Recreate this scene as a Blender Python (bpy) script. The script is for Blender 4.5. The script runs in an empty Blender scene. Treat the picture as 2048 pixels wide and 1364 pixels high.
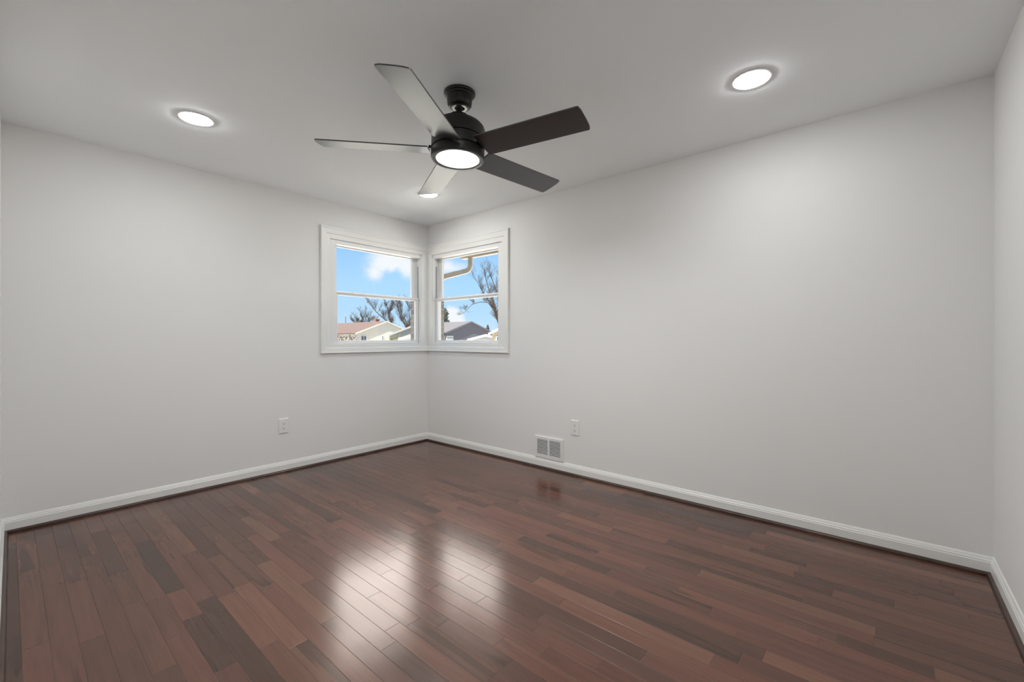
import bpy, bmesh, math, random
from mathutils import Vector, Matrix

S = bpy.context.scene
COL = S.collection

# ------------------------------------------------------------------ camera
cam_data = bpy.data.cameras.new('camera')
cam_data.sensor_width = 36.0
cam_data.lens = 866.0 / 2048.0 * 36.0
cam_data.shift_y = -0.0020
cam_data.clip_start = 0.005
cam_data.clip_end = 500
cam = bpy.data.objects.new('camera', cam_data)
COL.objects.link(cam)
cam.location = (-3.1257, -3.9548, 1.1533)
cam.rotation_euler = (math.pi / 2, 0, math.radians(40.623 - 90))
S.camera = cam

# ------------------------------------------------------------------ exposure
S.view_settings.view_transform = 'Standard'
S.view_settings.look = 'None'
S.view_settings.gamma = 1.0
S.view_settings.use_curve_mapping = False
S.view_settings.exposure = 0.16

DOWNLIGHT = 115.0      # radiance of each recessed lamp lens
FANLIGHT = 150.0       # radiance of the fan lamp lens
SUN = 17.0
GLARE = 9.5           # added bright sky patch, out of direct view, for floor glare


# ------------------------------------------------------------------ node helper
class NT:
    def __init__(self, tree):
        self.t = tree
        self.t.nodes.clear()

    def n(self, kind, **kw):
        nd = self.t.nodes.new(kind)
        ins = kw.pop('ins', {})
        for k, v in kw.items():
            setattr(nd, k, v)
        for k, v in ins.items():
            s = nd.inputs[k]
            if hasattr(v, 'is_output'):
                self.t.links.new(v, s)
            else:
                s.default_value = v
        return nd

    def math(self, op, a, b=None, clamp=False):
        nd = self.t.nodes.new('ShaderNodeMath')
        nd.operation = op
        nd.use_clamp = clamp
        for i, v in enumerate((a, b)):
            if v is None:
                continue
            if hasattr(v, 'is_output'):
                self.t.links.new(v, nd.inputs[i])
            else:
                nd.inputs[i].default_value = v
        return nd.outputs[0]

    def mix(self, fac, a, b):
        nd = self.t.nodes.new('ShaderNodeMix')
        nd.data_type = 'RGBA'
        for s, v in ((nd.inputs[0], fac), (nd.inputs[6], a), (nd.inputs[7], b)):
            if hasattr(v, 'is_output'):
                self.t.links.new(v, s)
            else:
                s.default_value = v
        return nd.outputs[2]

    def ramp(self, fac, stops, interp='LINEAR'):
        nd = self.t.nodes.new('ShaderNodeValToRGB')
        cr = nd.color_ramp
        cr.interpolation = interp
        while len(cr.elements) < len(stops):
            cr.elements.new(0.5)
        for e, (p, c) in zip(cr.elements, stops):
            e.position = p
            e.color = c if len(c) == 4 else (*c, 1)
        self.t.links.new(fac, nd.inputs[0])
        return nd.outputs[0]

    def link(self, a, b):
        self.t.links.new(a, b)


def lin(r, g, b):
    f = lambda c: (c / 255 / 12.92) if c / 255 <= 0.04045 else ((c / 255 + 0.055) / 1.055) ** 2.4
    return (f(r), f(g), f(b), 1.0)


# ------------------------------------------------------------------ world: winter sky with clouds
W = bpy.data.worlds.new('sky')
S.world = W
W.use_nodes = True
w = NT(W.node_tree)
tc = w.n('ShaderNodeTexCoord')
nrm = w.n('ShaderNodeVectorMath', operation='NORMALIZE', ins={0: tc.outputs['Generated']}).outputs[0]
sep = w.n('ShaderNodeSeparateXYZ', ins={0: nrm})
up = sep.outputs[2]
blue = w.ramp(up, [(0.0, (0.56, 0.76, 0.93)), (0.06, (0.45, 0.70, 0.94)), (0.12, (0.41, 0.68, 0.97)),
                   (0.19, (0.32, 0.60, 0.97)), (0.6, (0.17, 0.40, 0.85))])
noise = w.n('ShaderNodeTexNoise', ins={'Vector': nrm, 'Scale': 17.0, 'Detail': 6.0, 'Roughness': 0.62}).outputs[0]


def cloud_blob(direction, stretch, inner, outer):
    """soft cloud around a sky direction, broken up by noise"""
    d = Vector(direction).normalized()
    side = Vector((d.y, -d.x, 0)).normalized()
    vert = side.cross(d).normalized()
    if vert.z < 0:
        vert = -vert
    a = w.n('ShaderNodeVectorMath', operation='DOT_PRODUCT', ins={0: nrm, 1: side}).outputs['Value']
    b = w.n('ShaderNodeVectorMath', operation='DOT_PRODUCT', ins={0: nrm, 1: vert}).outputs['Value']
    f = w.n('ShaderNodeVectorMath', operation='DOT_PRODUCT', ins={0: nrm, 1: d}).outputs['Value']
    a = w.math('DIVIDE', a, stretch)
    rr = w.math('SQRT', w.math('ADD', w.math('MULTIPLY', a, a), w.math('MULTIPLY', b, b)))
    rr = w.math('ADD', rr, w.math('MULTIPLY', w.math('SUBTRACT', noise, 0.5), outer * 1.7))
    m = w.n('ShaderNodeMapRange', interpolation_type='SMOOTHSTEP',
            ins={'Value': rr, 'From Min': inner, 'From Max': outer, 'To Min': 1.0, 'To Max': 0.0}).outputs[0]
    return w.math('MULTIPLY', m, w.math('GREATER_THAN', f, 0.0))


clouds = [
    cloud_blob((0.588, 0.890, 0.185), 2.0, 0.010, 0.036),
    cloud_blob((0.625, 0.855, 0.175), 1.6, 0.010, 0.036),
    cloud_blob((0.560, 0.905, 0.155), 1.0, 0.0, 0.030),
    cloud_blob((0.667, 0.762, 0.045), 1.3, 0.016, 0.034),
    cloud_blob((0.655, 0.772, 0.165), 2.4, 0.0, 0.030),
]
cm = clouds[0]
for c in clouds[1:]:
    cm = w.math('MAXIMUM', cm, c)
cm = w.math('MULTIPLY', cm, 0.92)
skycol = w.mix(cm, blue, (0.90, 0.91, 0.94, 1))
# extra sky brightness added above the window view, to put glare on the floor
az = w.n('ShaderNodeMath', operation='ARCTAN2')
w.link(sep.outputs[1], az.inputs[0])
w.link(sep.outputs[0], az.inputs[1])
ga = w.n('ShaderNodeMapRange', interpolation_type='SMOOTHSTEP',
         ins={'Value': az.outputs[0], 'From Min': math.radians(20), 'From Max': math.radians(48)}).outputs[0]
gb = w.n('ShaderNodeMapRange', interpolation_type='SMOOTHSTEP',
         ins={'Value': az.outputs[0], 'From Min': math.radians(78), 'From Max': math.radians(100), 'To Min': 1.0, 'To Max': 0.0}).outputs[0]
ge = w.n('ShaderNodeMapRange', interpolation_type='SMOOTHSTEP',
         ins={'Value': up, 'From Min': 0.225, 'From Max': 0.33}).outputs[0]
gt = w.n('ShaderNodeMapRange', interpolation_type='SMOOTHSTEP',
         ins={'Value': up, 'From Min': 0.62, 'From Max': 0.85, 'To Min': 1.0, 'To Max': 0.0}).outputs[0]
glare_patch = w.math('MULTIPLY', w.math('MULTIPLY', ga, gb), w.math('MULTIPLY', ge, gt))
final = w.mix(glare_patch, skycol, (GLARE * 1.0, GLARE * 0.93, GLARE * 0.88, 1))
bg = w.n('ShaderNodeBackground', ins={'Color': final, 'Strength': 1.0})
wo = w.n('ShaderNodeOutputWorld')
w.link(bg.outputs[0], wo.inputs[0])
W.cycles.sampling_method = 'MANUAL'
W.cycles.sample_map_resolution = 1024

# ------------------------------------------------------------------ sun (behind the house, lights the neighbours' fronts)
sl = bpy.data.lights.new('sun', 'SUN')
sl.energy = SUN
sl.angle = math.radians(1.0)
sl.color = (1.0, 0.95, 0.87)
so = bpy.data.objects.new('sun', sl)
COL.objects.link(so)
so.rotation_euler = Vector((0.47, 0.17, -0.866)).to_track_quat('-Z', 'Y').to_euler()
so.location = (-20, -24, 30)


# ------------------------------------------------------------------ mesh helpers
class MB:
    """collects shapes into one mesh"""

    def __init__(self):
        self.bm = bmesh.new()

    def face(self, pts):
        return self.bm.faces.new([self.bm.verts.new(p) for p in pts])

    def box(self, x0, x1, y0, y1, z0, z1, M=None, bevel=0.0):
        vs = []
        for z in (z0, z1):
            for x, y in ((x0, y0), (x1, y0), (x1, y1), (x0, y1)):
                p = Vector((x, y, z))
                vs.append(self.bm.verts.new(M @ p if M else p))
        fs = []
        for idx in ((0, 3, 2, 1), (4, 5, 6, 7), (0, 1, 5, 4), (1, 2, 6, 5), (2, 3, 7, 6), (3, 0, 4, 7)):
            fs.append(self.bm.faces.new([vs[i] for i in idx]))
        if bevel > 0:
            edges = {e for f in fs for e in f.edges}
            bmesh.ops.bevel(self.bm, geom=list(edges), offset=bevel, segments=2, profile=0.6, affect='EDGES', clamp_overlap=True)

    def loft(self, rings, closed=True, cap=True):
        """rings: lists of points joined in order"""
        R = [[self.bm.verts.new(p) for p in r] for r in rings]
        n = len(R[0])
        for a, b in zip(R, R[1:]):
            for i in range(n if closed else n - 1):
                j = (i + 1) % n
                self.bm.faces.new((a[i], a[j], b[j], b[i]))
        if cap:
            self.bm.faces.new(R[0][::-1])
            self.bm.faces.new(R[-1])

    def lathe(self, prof, c=(0, 0, 0), seg=64, M=None, cap_start=False, cap_end=False):
        rings = []
        for r, z in prof:
            ring = []
            for i in range(seg):
                t = 2 * math.pi * i / seg
                p = Vector((c[0] + r * math.cos(t), c[1] + r * math.sin(t), c[2] + z))
                ring.append(self.bm.verts.new(M @ p if M else p))
            rings.append(ring)
        for a, b in zip(rings, rings[1:]):
            for i in range(seg):
                j = (i + 1) % seg
                self.bm.faces.new((a[i], a[j], b[j], b[i]))
        if cap_start:
            self.bm.faces.new(rings[0][::-1])
        if cap_end:
            self.bm.faces.new(rings[-1])

    def prism(self, poly, axis, a0, a1, M=None):
        """poly: 2-D outline; extruded along axis ('x','y','z') from a0 to a1"""
        def P(u, v, t):
            p = {'x': (t, u, v), 'y': (u, t, v), 'z': (u, v, t)}[axis]
            p = Vector(p)
            return M @ p if M else p
        self.loft([[P(u, v, a0) for u, v in poly], [P(u, v, a1) for u, v in poly]])

    def tube(self, pts, radii, sides=5):
        pts = [Vector(p) for p in pts]
        rings = []
        for i, p in enumerate(pts):
            d = (pts[min(i + 1, len(pts) - 1)] - pts[max(i - 1, 0)])
            if d.length < 1e-7:
                d = Vector((0, 0, 1))
            d.normalize()
            ref = Vector((1, 0, 0)) if abs(d.x) < 0.8 else Vector((0, 1, 0))
            u = d.cross(ref).normalized()
            v = d.cross(u).normalized()
            rings.append([p + (u * math.cos(2 * math.pi * k / sides) + v * math.sin(2 * math.pi * k / sides)) * radii[i] for k in range(sides)])
        self.loft(rings, closed=True, cap=True)

    def build(self, name, mat, parent=None, smooth=None, recalc=True):
        if recalc:
            bmesh.ops.recalc_face_normals(self.bm, faces=self.bm.faces)
        if smooth is not None:
            lim = math.radians(smooth)
            for f in self.bm.faces:
                f.smooth = True
            for e in self.bm.edges:
                if len(e.link_faces) == 2 and e.calc_face_angle(0) > lim:
                    e.smooth = False
        me = bpy.data.meshes.new(name)
        self.bm.to_mesh(me)
        self.bm.free()
        o = bpy.data.objects.new(name, me)
        if mat:
            me.materials.append(mat)
        COL.objects.link(o)
        if parent:
            o.parent = parent
            o.matrix_parent_inverse = Matrix.Translation(parent.location).inverted()
        return o


def tag(o, label=None, cat=None, group=None, kind=None):
    if label:
        o['label'] = label
    if cat:
        o['category'] = cat
    if group:
        o['group'] = group
    if kind:
        o['kind'] = kind
    return o


def empty(name, loc=(0, 0, 0)):
    o = bpy.data.objects.new(name, None)
    o.empty_display_size = 0.1
    COL.objects.link(o)
    o.location = loc
    return o


def copy_tree(o, offset, parent=None):
    c = o.copy()
    COL.objects.link(c)
    if parent is None:
        c.location = Vector(o.location) + Vector(offset)
    else:
        c.parent = parent
        c.matrix_parent_inverse = o.matrix_parent_inverse.copy()
    for ch in list(o.children):
        copy_tree(ch, offset, c)
    return c


# ------------------------------------------------------------------ materials
def simple(name, color, rough=0.5, spec=0.5, metal=0.0, bump=0.0, bscale=200.0, vary=0.0, vscale=6.0, coat=0.0):
    m = bpy.data.materials.new(name)
    m.use_nodes = True
    t = NT(m.node_tree)
    out = t.n('ShaderNodeOutputMaterial')
    b = t.n('ShaderNodeBsdfPrincipled', ins={'Roughness': rough, 'Metallic': metal, 'Specular IOR Level': spec, 'Coat Weight': coat})
    c = color if len(color) == 4 else (*color, 1)
    tcx = t.n('ShaderNodeTexCoord')
    if vary > 0:
        nz = t.n('ShaderNodeTexNoise', ins={'Vector': tcx.outputs['Object'], 'Scale': vscale, 'Detail': 4.0}).outputs[0]
        lo = tuple(max(0, x * (1 - vary)) for x in c[:3]) + (1,)
        hi = tuple(min(1, x * (1 + vary)) for x in c[:3]) + (1,)
        t.link(t.ramp(nz, [(0.3, lo), (0.7, hi)]), b.inputs['Base Color'])
    else:
        b.inputs['Base Color'].default_value = c
    if bump > 0:
        nz = t.n('ShaderNodeTexNoise', ins={'Vector': tcx.outputs['Object'], 'Scale': bscale, 'Detail': 3.0}).outputs[0]
        bp = t.n('ShaderNodeBump', ins={'Height': nz, 'Strength': bump, 'Distance': 0.002})
        t.link(bp.outputs[0], b.inputs['Normal'])
    t.link(b.outputs[0], out.inputs[0])
    return m


def emitter(name, color, strength):
    m = bpy.data.materials.new(name)
    m.use_nodes = True
    t = NT(m.node_tree)
    out = t.n('ShaderNodeOutputMaterial')
    e = t.n('ShaderNodeEmission', ins={'Color': (*color, 1), 'Strength': strength})
    t.link(e.outputs[0], out.inputs[0])
    return m


def glass_material():
    m = bpy.data.materials.new('window_glass')
    m.use_nodes = True
    t = NT(m.node_tree)
    out = t.n('ShaderNodeOutputMaterial')
    geo = t.n('ShaderNodeNewGeometry')
    ior = t.math('ADD', 1.35, t.math('MULTIPLY', geo.outputs['Backfacing'], 1 / 1.35 - 1.35))
    fr = t.n('ShaderNodeFresnel', ins={'IOR': ior})
    tr = t.n('ShaderNodeBsdfTransparent', ins={'Color': (0.985, 0.99, 0.985, 1)})
    gl = t.n('ShaderNodeBsdfGlossy', ins={'Roughness': 0.0})
    mx = t.n('ShaderNodeMixShader', ins={0: fr.outputs[0], 1: tr.outputs[0], 2: gl.outputs[0]})
    t.link(mx.outputs[0], out.inputs[0])
    return m


def floor_material():
    m = bpy.data.materials.new('hardwood_planks')
    m.use_nodes = True
    t = NT(m.node_tree)
    out = t.n('ShaderNodeOutputMaterial')
    at = t.n('ShaderNodeAttribute', attribute_name='plank')
    s = t.n('ShaderNodeSeparateColor', ins={0: at.outputs['Color']})
    r1, r2, r3 = s.outputs[0], s.outputs[1], s.outputs[2]
    joint = t.math('SUBTRACT', 1.0, at.outputs['Alpha'], clamp=True)
    tcx = t.n('ShaderNodeTexCoord')
    off = t.n('ShaderNodeCombineXYZ', ins={0: t.math('MULTIPLY', r2, 37.0), 1: t.math('MULTIPLY', r1, 53.0), 2: t.math('MULTIPLY', r3, 29.0)}).outputs[0]
    p = t.n('ShaderNodeVectorMath', operation='ADD', ins={0: tcx.outputs['Object'], 1: off}).outputs[0]
    # plank base tone
    base = t.ramp(r1, [(0.0, lin(62, 44, 38)), (0.22, lin(80, 55, 46)), (0.5, lin(98, 67, 56)), (0.78, lin(111, 75, 62)), (1.0, lin(126, 88, 72))])
    warm = t.ramp(r3, [(0.0, lin(84, 64, 52)), (0.5, lin(104, 70, 60)), (1.0, lin(108, 70, 58))])
    base = t.mix(0.4, base, warm)
    # heartwood streaks with a wavy border running along the plank
    st = t.n('ShaderNodeMapping', ins={'Vector': p, 'Scale': (13.0, 0.85, 1.0)}).outputs[0]
    big = t.n('ShaderNodeTexNoise', ins={'Vector': st, 'Scale': 1.0, 'Detail': 2.5, 'Distortion': 0.5}).outputs[0]
    streak = t.ramp(big, [(0.56, (0, 0, 0)), (0.61, (1, 1, 1)), (0.70, (0.75, 0.75, 0.75)), (0.74, (0.0, 0.0, 0.0))])
    streak = t.math('MULTIPLY', streak, t.ramp(r2, [(0.5, (0, 0, 0)), (0.75, (0.65, 0.65, 0.65))]))
    base = t.mix(streak, base, lin(56, 42, 36))
    # fine grain
    g = t.n('ShaderNodeMapping', ins={'Vector': p, 'Scale': (130.0, 5.0, 1.0)}).outputs[0]
    grain = t.n('ShaderNodeTexNoise', ins={'Vector': g, 'Scale': 1.0, 'Detail': 4.0, 'Roughness': 0.6}).outputs[0]
    g2 = t.n('ShaderNodeMapping', ins={'Vector': p, 'Scale': (46.0, 2.5, 1.0)}).outputs[0]
    grain2 = t.n('ShaderNodeTexNoise', ins={'Vector': g2, 'Scale': 1.0, 'Detail': 3.0, 'Distortion': 0.5}).outputs[0]
    gm = t.math('ADD', t.math('MULTIPLY', grain, 0.45), t.math('MULTIPLY', grain2, 0.55))
    shade = t.ramp(gm, [(0.32, (0.74, 0.74, 0.74)), (0.5, (0.91, 0.90, 0.89)), (0.68, (1.04, 1.02, 1.00))])
    mul = t.n('ShaderNodeMix', data_type='RGBA', blend_type='MULTIPLY')
    mul.inputs[0].default_value = 1.0
    t.link(base, mul.inputs[6])
    t.link(shade, mul.inputs[7])
    rough = t.math('ADD', t.math('ADD', t.math('MULTIPLY', grain2, 0.06), FLOOR_ROUGH), t.math('MULTIPLY', joint, 0.5))
    wood = t.mix(t.math('MULTIPLY', joint, 0.75), mul.outputs[2], (0.012, 0.009, 0.008, 1))
    wob = t.n('ShaderNodeTexNoise', ins={'Vector': p, 'Scale': 5.0, 'Detail': 1.0}).outputs[0]
    bp = t.n('ShaderNodeBump', ins={'Height': t.math('ADD', t.math('MULTIPLY', wob, 1.0), t.math('MULTIPLY', grain, 0.05)), 'Strength': 0.25, 'Distance': 0.003})
    b = t.n('ShaderNodeBsdfPrincipled', ins={'Base Color': wood, 'Roughness': rough, 'Specular Tint': (1.0, 0.90, 0.85, 1), 'Specular IOR Level': 0.5,
                                             'IOR': 1.55, 'Normal': bp.outputs[0]})
    t.link(b.outputs[0], out.inputs[0])
    return m


FLOOR_ROUGH = 0.17


def banded(name, c1, c2, axis, scale, rough=0.8, noise=0.1):
    """horizontal siding / shingle courses"""
    m = bpy.data.materials.new(name)
    m.use_nodes = True
    t = NT(m.node_tree)
    out = t.n('ShaderNodeOutputMaterial')
    tcx = t.n('ShaderNodeTexCoord')
    wv = t.n('ShaderNodeTexWave', wave_type='BANDS', bands_direction=axis, wave_profile='SAW',
             ins={'Vector': tcx.outputs['Object'], 'Scale': scale, 'Distortion': 0.3, 'Detail': 1.0}).outputs[1]
    nz = t.n('ShaderNodeTexNoise', ins={'Vector': tcx.outputs['Object'], 'Scale': 3.0, 'Detail': 5.0}).outputs[0]
    f = t.math('ADD', t.math('MULTIPLY', wv, 1.0 - noise), t.math('MULTIPLY', nz, noise * 1.6), clamp=True)
    b = t.n('ShaderNodeBsdfPrincipled', ins={'Base Color': t.mix(f, c1, c2), 'Roughness': rough, 'Specular IOR Level': 0.2})
    t.link(b.outputs[0], out.inputs[0])
    return m


def brick_material():
    m = bpy.data.materials.new('tan_brick')
    m.use_nodes = True
    t = NT(m.node_tree)
    out = t.n('ShaderNodeOutputMaterial')
    geo = t.n('ShaderNodeNewGeometry')
    tcx = t.n('ShaderNodeTexCoord')
    sp = t.n('ShaderNodeSeparateXYZ', ins={0: tcx.outputs['Object']})
    v = t.n('ShaderNodeCombineXYZ', ins={0: t.math('ADD', sp.outputs[0], sp.outputs[1]), 1: sp.outputs[2], 2: 0.0}).outputs[0]
    br = t.n('ShaderNodeTexBrick', ins={'Vector': v, 'Color1': lin(172, 152, 132), 'Color2': lin(150, 124, 106), 'Mortar': lin(178, 172, 162),
                                        'Scale': 1.0, 'Mortar Size': 0.006, 'Brick Width': 0.21, 'Row Height': 0.068})
    b = t.n('ShaderNodeBsdfPrincipled', ins={'Base Color': br.outputs[0], 'Roughness': 0.85, 'Specular IOR Level': 0.2})
    t.link(b.outputs[0], out.inputs[0])
    return m


M_WALL = simple('warm_grey_wall_paint', (0.83, 0.826, 0.815), 0.62, 0.3, bump=0.06, bscale=260)
M_CEIL = simple('white_ceiling_paint', (0.935, 0.955, 0.965), 0.8, 0.2, bump=0.05, bscale=220)
M_TRIM = simple('white_trim_paint', (0.84, 0.84, 0.82), 0.32, 0.5)
M_VINYL = simple('white_vinyl', (0.84, 0.84, 0.83), 0.35, 0.5)
M_TRACK = simple('grey_balance_track', (0.42, 0.42, 0.42), 0.5, 0.4)
M_GLASS = glass_material()
M_FLOOR = floor_material()
M_SHOE = simple('dark_stained_shoe_molding', lin(70, 50, 42), 0.28, 0.5, vary=0.25, vscale=12)
M_BLACK = simple('black_satin_metal', (0.010, 0.010, 0.009), 0.36, 0.4, vary=0.1, vscale=40)
M_BLADE = simple('black_brown_blade', (0.013, 0.012, 0.011), 0.30, 0.6, vary=0.12, vscale=30)
M_BLADE.node_tree.nodes['Principled BSDF'].inputs['IOR'].default_value = 1.85
M_CHROME = simple('dark_nickel', (0.35, 0.34, 0.32), 0.25, 0.5, metal=0.9)
M_LED = emitter('led_lens', (0.985, 1.0, 0.985), DOWNLIGHT)
M_FANLED = emitter('fan_led_lens', (0.985, 1.0, 0.985), FANLIGHT)
M_PLATE = simple('white_plastic', (0.84, 0.84, 0.82), 0.3, 0.5)
M_SLOT = simple('outlet_slot', (0.05, 0.05, 0.05), 0.7, 0.2)
M_VENT = simple('white_enamel', (0.83, 0.83, 0.81), 0.35, 0.5)
M_DUCT = simple('dark_duct', (0.03, 0.03, 0.03), 0.8, 0.2)
M_BRICK = brick_material()
M_SOFFIT = simple('white_soffit', (0.72, 0.72, 0.70), 0.6, 0.3)
M_GUTTER = simple('beige_aluminium', lin(182, 172, 156), 0.4, 0.5, vary=0.12, vscale=9)
M_GRASS = simple('pale_bounce_lawn', (0.56, 0.55, 0.50), 0.95, 0.1, vary=0.25, vscale=0.6)  # lawn colour made very pale to bounce sunlight onto the ceiling
M_DARKSTRIP = simple('dark_bounce_cut', (0.03, 0.024, 0.02), 0.95, 0.1, vary=0.4, vscale=20)
M_SIDING = banded('cream_siding', lin(166, 161, 150), lin(180, 175, 164), 'Z', 2.2)
M_DARKSIDE = banded('charcoal_siding', lin(78, 73, 78), lin(92, 87, 92), 'Z', 1.6)
M_GREYSIDE = banded('grey_siding', lin(124, 124, 120), lin(142, 142, 138), 'Z', 1.8)
M_TANSIDE = banded('tan_siding', lin(158, 140, 118), lin(180, 162, 138), 'Z', 1.8)
M_BROWNROOF = banded('brown_shingles', lin(58, 43, 39), lin(78, 60, 54), 'Z', 2.8, noise=0.4)
M_GREYROOF = banded('grey_shingles', lin(60, 58, 60), lin(78, 76, 78), 'Z', 2.8, noise=0.4)
M_WHITE = simple('white_exterior_paint', (0.48, 0.48, 0.47), 0.6, 0.3)
M_PANE = simple('house_window_pane', (0.07, 0.08, 0.10), 0.12, 0.6)
M_CHIMNEY = simple('brown_chimney_brick', lin(140, 96, 74), 0.9, 0.1, vary=0.2)
M_BARK = simple('grey_bark', lin(72, 64, 58), 0.95, 0.1, vary=0.2, vscale=3)
M_TWIG = simple('brown_twig', lin(78, 66, 58), 0.95, 0.1, vary=0.2, vscale=3)
M_CONIFER = simple('dark_conifer', lin(64, 66, 52), 0.9, 0.1, vary=0.35, vscale=3)
M_SHRUB = simple('bare_shrub', lin(66, 52, 48), 0.95, 0.1, vary=0.3, vscale=4)
M_HEDGE = simple('yellow_green_hedge', lin(112, 108, 74), 0.95, 0.1, vary=0.4, vscale=4)
M_POLE = simple('weathered_pole', lin(104, 108, 116), 0.9, 0.1)

# ------------------------------------------------------------------ room shell
H = 2.44
XE0, XE1 = -3.150, -3.175       # entry wall is a touch out of square
YB = -4.364
DOOR_Y0, DOOR_Y1 = -4.30, -3.30  # open doorway the photographer stands in


def ex(y):
    return XE0 + (XE1 - XE0) * (y / YB)


# window opening, measured along each wall from the shared corner
U0, U1, Z0, Z1 = 0.06, 1.165, 1.085, 2.12
TH = 0.12


def wallmap(side):
    """local (u along the wall from the corner, v outwards, z) -> world"""
    if side == 'L':
        return lambda u, v, z: Vector((-u, v, z))
    return lambda u, v, z: Vector((v, -u, z))


def lbox(mb, f, u0, u1, v0, v1, z0, z1, bevel=0.0):
    vs = [mb.bm.verts.new(f(u, v, z)) for z in (z0, z1) for u, v in ((u0, v0), (u1, v0), (u1, v1), (u0, v1))]
    fs = [mb.bm.faces.new([vs[i] for i in idx]) for idx in ((0, 3, 2, 1), (4, 5, 6, 7), (0, 1, 5, 4), (1, 2, 6, 5), (2, 3, 7, 6), (3, 0, 4, 7))]
    if bevel > 0:
        edges = {e for q in fs for e in q.edges}
        bmesh.ops.bevel(mb.bm, geom=list(edges), offset=bevel, segments=2, profile=0.6, affect='EDGES', clamp_overlap=True)


def wall_with_window(name, side, length, label):
    f = wallmap(side)
    mb = MB()
    lbox(mb, f, U1, length, 0, TH, 0, H)
    lbox(mb, f, U0, U1, 0, TH, 0, Z0)
    lbox(mb, f, U0, U1, 0, TH, Z1, H)
    lbox(mb, f, 0.0 if side == 'R' else -TH, U0, 0, TH, 0, H)
    o = mb.build(name, M_WALL)
    return tag(o, label, 'wall', kind='structure')


wall_with_window('wall_left', 'L', 3.30, 'warm grey wall left of the corner windows')
wall_with_window('wall_right', 'R', 4.48, 'long warm grey wall right of the corner windows with the floor register')
mb = MB()
mb.box(-4.6, TH, YB - 0.12, YB, 0, H)
tag(mb.build('wall_near', M_WALL), 'warm grey wall at the right edge of the photo', 'wall', kind='structure')
mb = MB()
for y0, y1, z0 in ((DOOR_Y1, 0.0, 0.0), (YB, DOOR_Y0, 0.0), (DOOR_Y0, DOOR_Y1, 2.06)):
    pts = [(ex(y0), y0), (ex(y1), y1), (-3.30, y1), (-3.30, y0)]
    mb.prism(pts, 'z', z0, H)
tag(mb.build('wall_entry', M_WALL), 'grey wall with the open doorway at the far left edge', 'wall', kind='structure')
mb = MB()
mb.box(-4.72, -4.6, YB - 0.12, 0.12, 0, H)
mb.box(-4.6, -3.30, -2.4, -2.28, 0, H)
tag(mb.build('wall_hall', M_WALL), 'plain wall of the hallway beyond the doorway', 'wall', kind='structure')
mb = MB()
mb.box(-4.72, TH, YB - 0.12, TH, H, H + 0.06)
tag(mb.build('ceiling', M_CEIL), 'flat white ceiling of the room', 'ceiling', kind='structure')


# ------------------------------------------------------------------ plank floor (one floor, its boards inside the mesh)
def build_floor():
    rnd = random.Random(11)
    verts, faces, cols = [], [], []
    bev, drop = 0.0010, 0.0005
    pw = 0.0719
    x = -3.1639 - 20 * pw
    while x < 0.0:
        xa, xb = x, min(x + pw, 0.0)
        x += pw
        if xb - xa < 0.004 or xb < -4.6:
            continue
        xa = max(xa, -4.6)
        y = YB - rnd.uniform(0, 0.5)
        ylast = 0.0 if xb > -3.2 else -2.4
        while y < ylast:
            L = rnd.choice((0.28, 0.36, 0.45, 0.52, 0.6, 0.7, 0.8, 0.95, 1.15)) * rnd.uniform(0.92, 1.08)
            y0, y1 = max(y, YB), min(y + L, ylast)
            if ylast - y1 < 0.09:
                y1 = ylast
            y = y + L if y1 < ylast else ylast
            if y1 - y0 < 0.01:
                continue
            # now and then one board changes tone half-way, like the glued-up strips in the photo
            c = (min(1, max(0, rnd.gauss(0.5, 0.27))), rnd.random(), rnd.random(), 1)
            b = len(verts)
            verts += [(xa, y0, -drop), (xb, y0, -drop), (xb, y1, -drop), (xa, y1, -drop),
                      (xa + bev, y0 + bev, 0), (xb - bev, y0 + bev, 0), (xb - bev, y1 - bev, 0), (xa + bev, y1 - bev, 0)]
            faces += [(b + 4, b + 5, b + 6, b + 7), (b, b + 1, b + 5, b + 4), (b + 1, b + 2, b + 6, b + 5),
                      (b + 2, b + 3, b + 7, b + 6), (b + 3, b, b + 4, b + 7)]
            cols += [c[:3] + (0.0,)] * 4 + [c] * 4
    # subfloor under the boards
    b = len(verts)
    for z in (-0.12, -0.0012):
        verts += [(-4.6, YB, z), (0, YB, z), (0, 0, z), (-4.6, 0, z)]
        cols += [(0.1, 0.1, 0.1, 1)] * 4
    faces += [(b, b + 3, b + 2, b + 1), (b + 4, b + 5, b + 6, b + 7), (b, b + 1, b + 5, b + 4), (b + 1, b + 2, b + 6, b + 5), (b + 2, b + 3, b + 7, b + 6), (b + 3, b, b + 4, b + 7)]
    me = bpy.data.meshes.new('floor')
    me.from_pydata(verts, [], faces)
    me.update()
    a = me.color_attributes.new('plank', 'FLOAT_COLOR', 'POINT')
    a.data.foreach_set('color', [v for c in cols for v in c])
    me.materials.append(M_FLOOR)
    o = bpy.data.objects.new('floor', me)
    COL.objects.link(o)
    return tag(o, 'glossy reddish brown hardwood strip floor', 'floor', kind='structure')


build_floor()

# ------------------------------------------------------------------ baseboards with shoe molding
BASE = [(0, 0.0), (0.014, 0.0), (0.014, 0.062), (0.0115, 0.0665), (0.0115, 0.0715), (0.0085, 0.076), (0.006, 0.0835), (0.0035, 0.0885), (0.0, 0.09)]
SHOE = [(0.014, 0.0)] + [(0.014 + 0.0165 * math.cos(t), 0.0185 * math.sin(t)) for t in [math.pi / 2 * k / 6 for k in range(7)]]


def isect(p, d, q, e):
    den = d.x * e.y - d.y * e.x
    s = ((q.x - p.x) * e.y - (q.y - p.y) * e.x) / den
    return p + d * s


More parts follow.
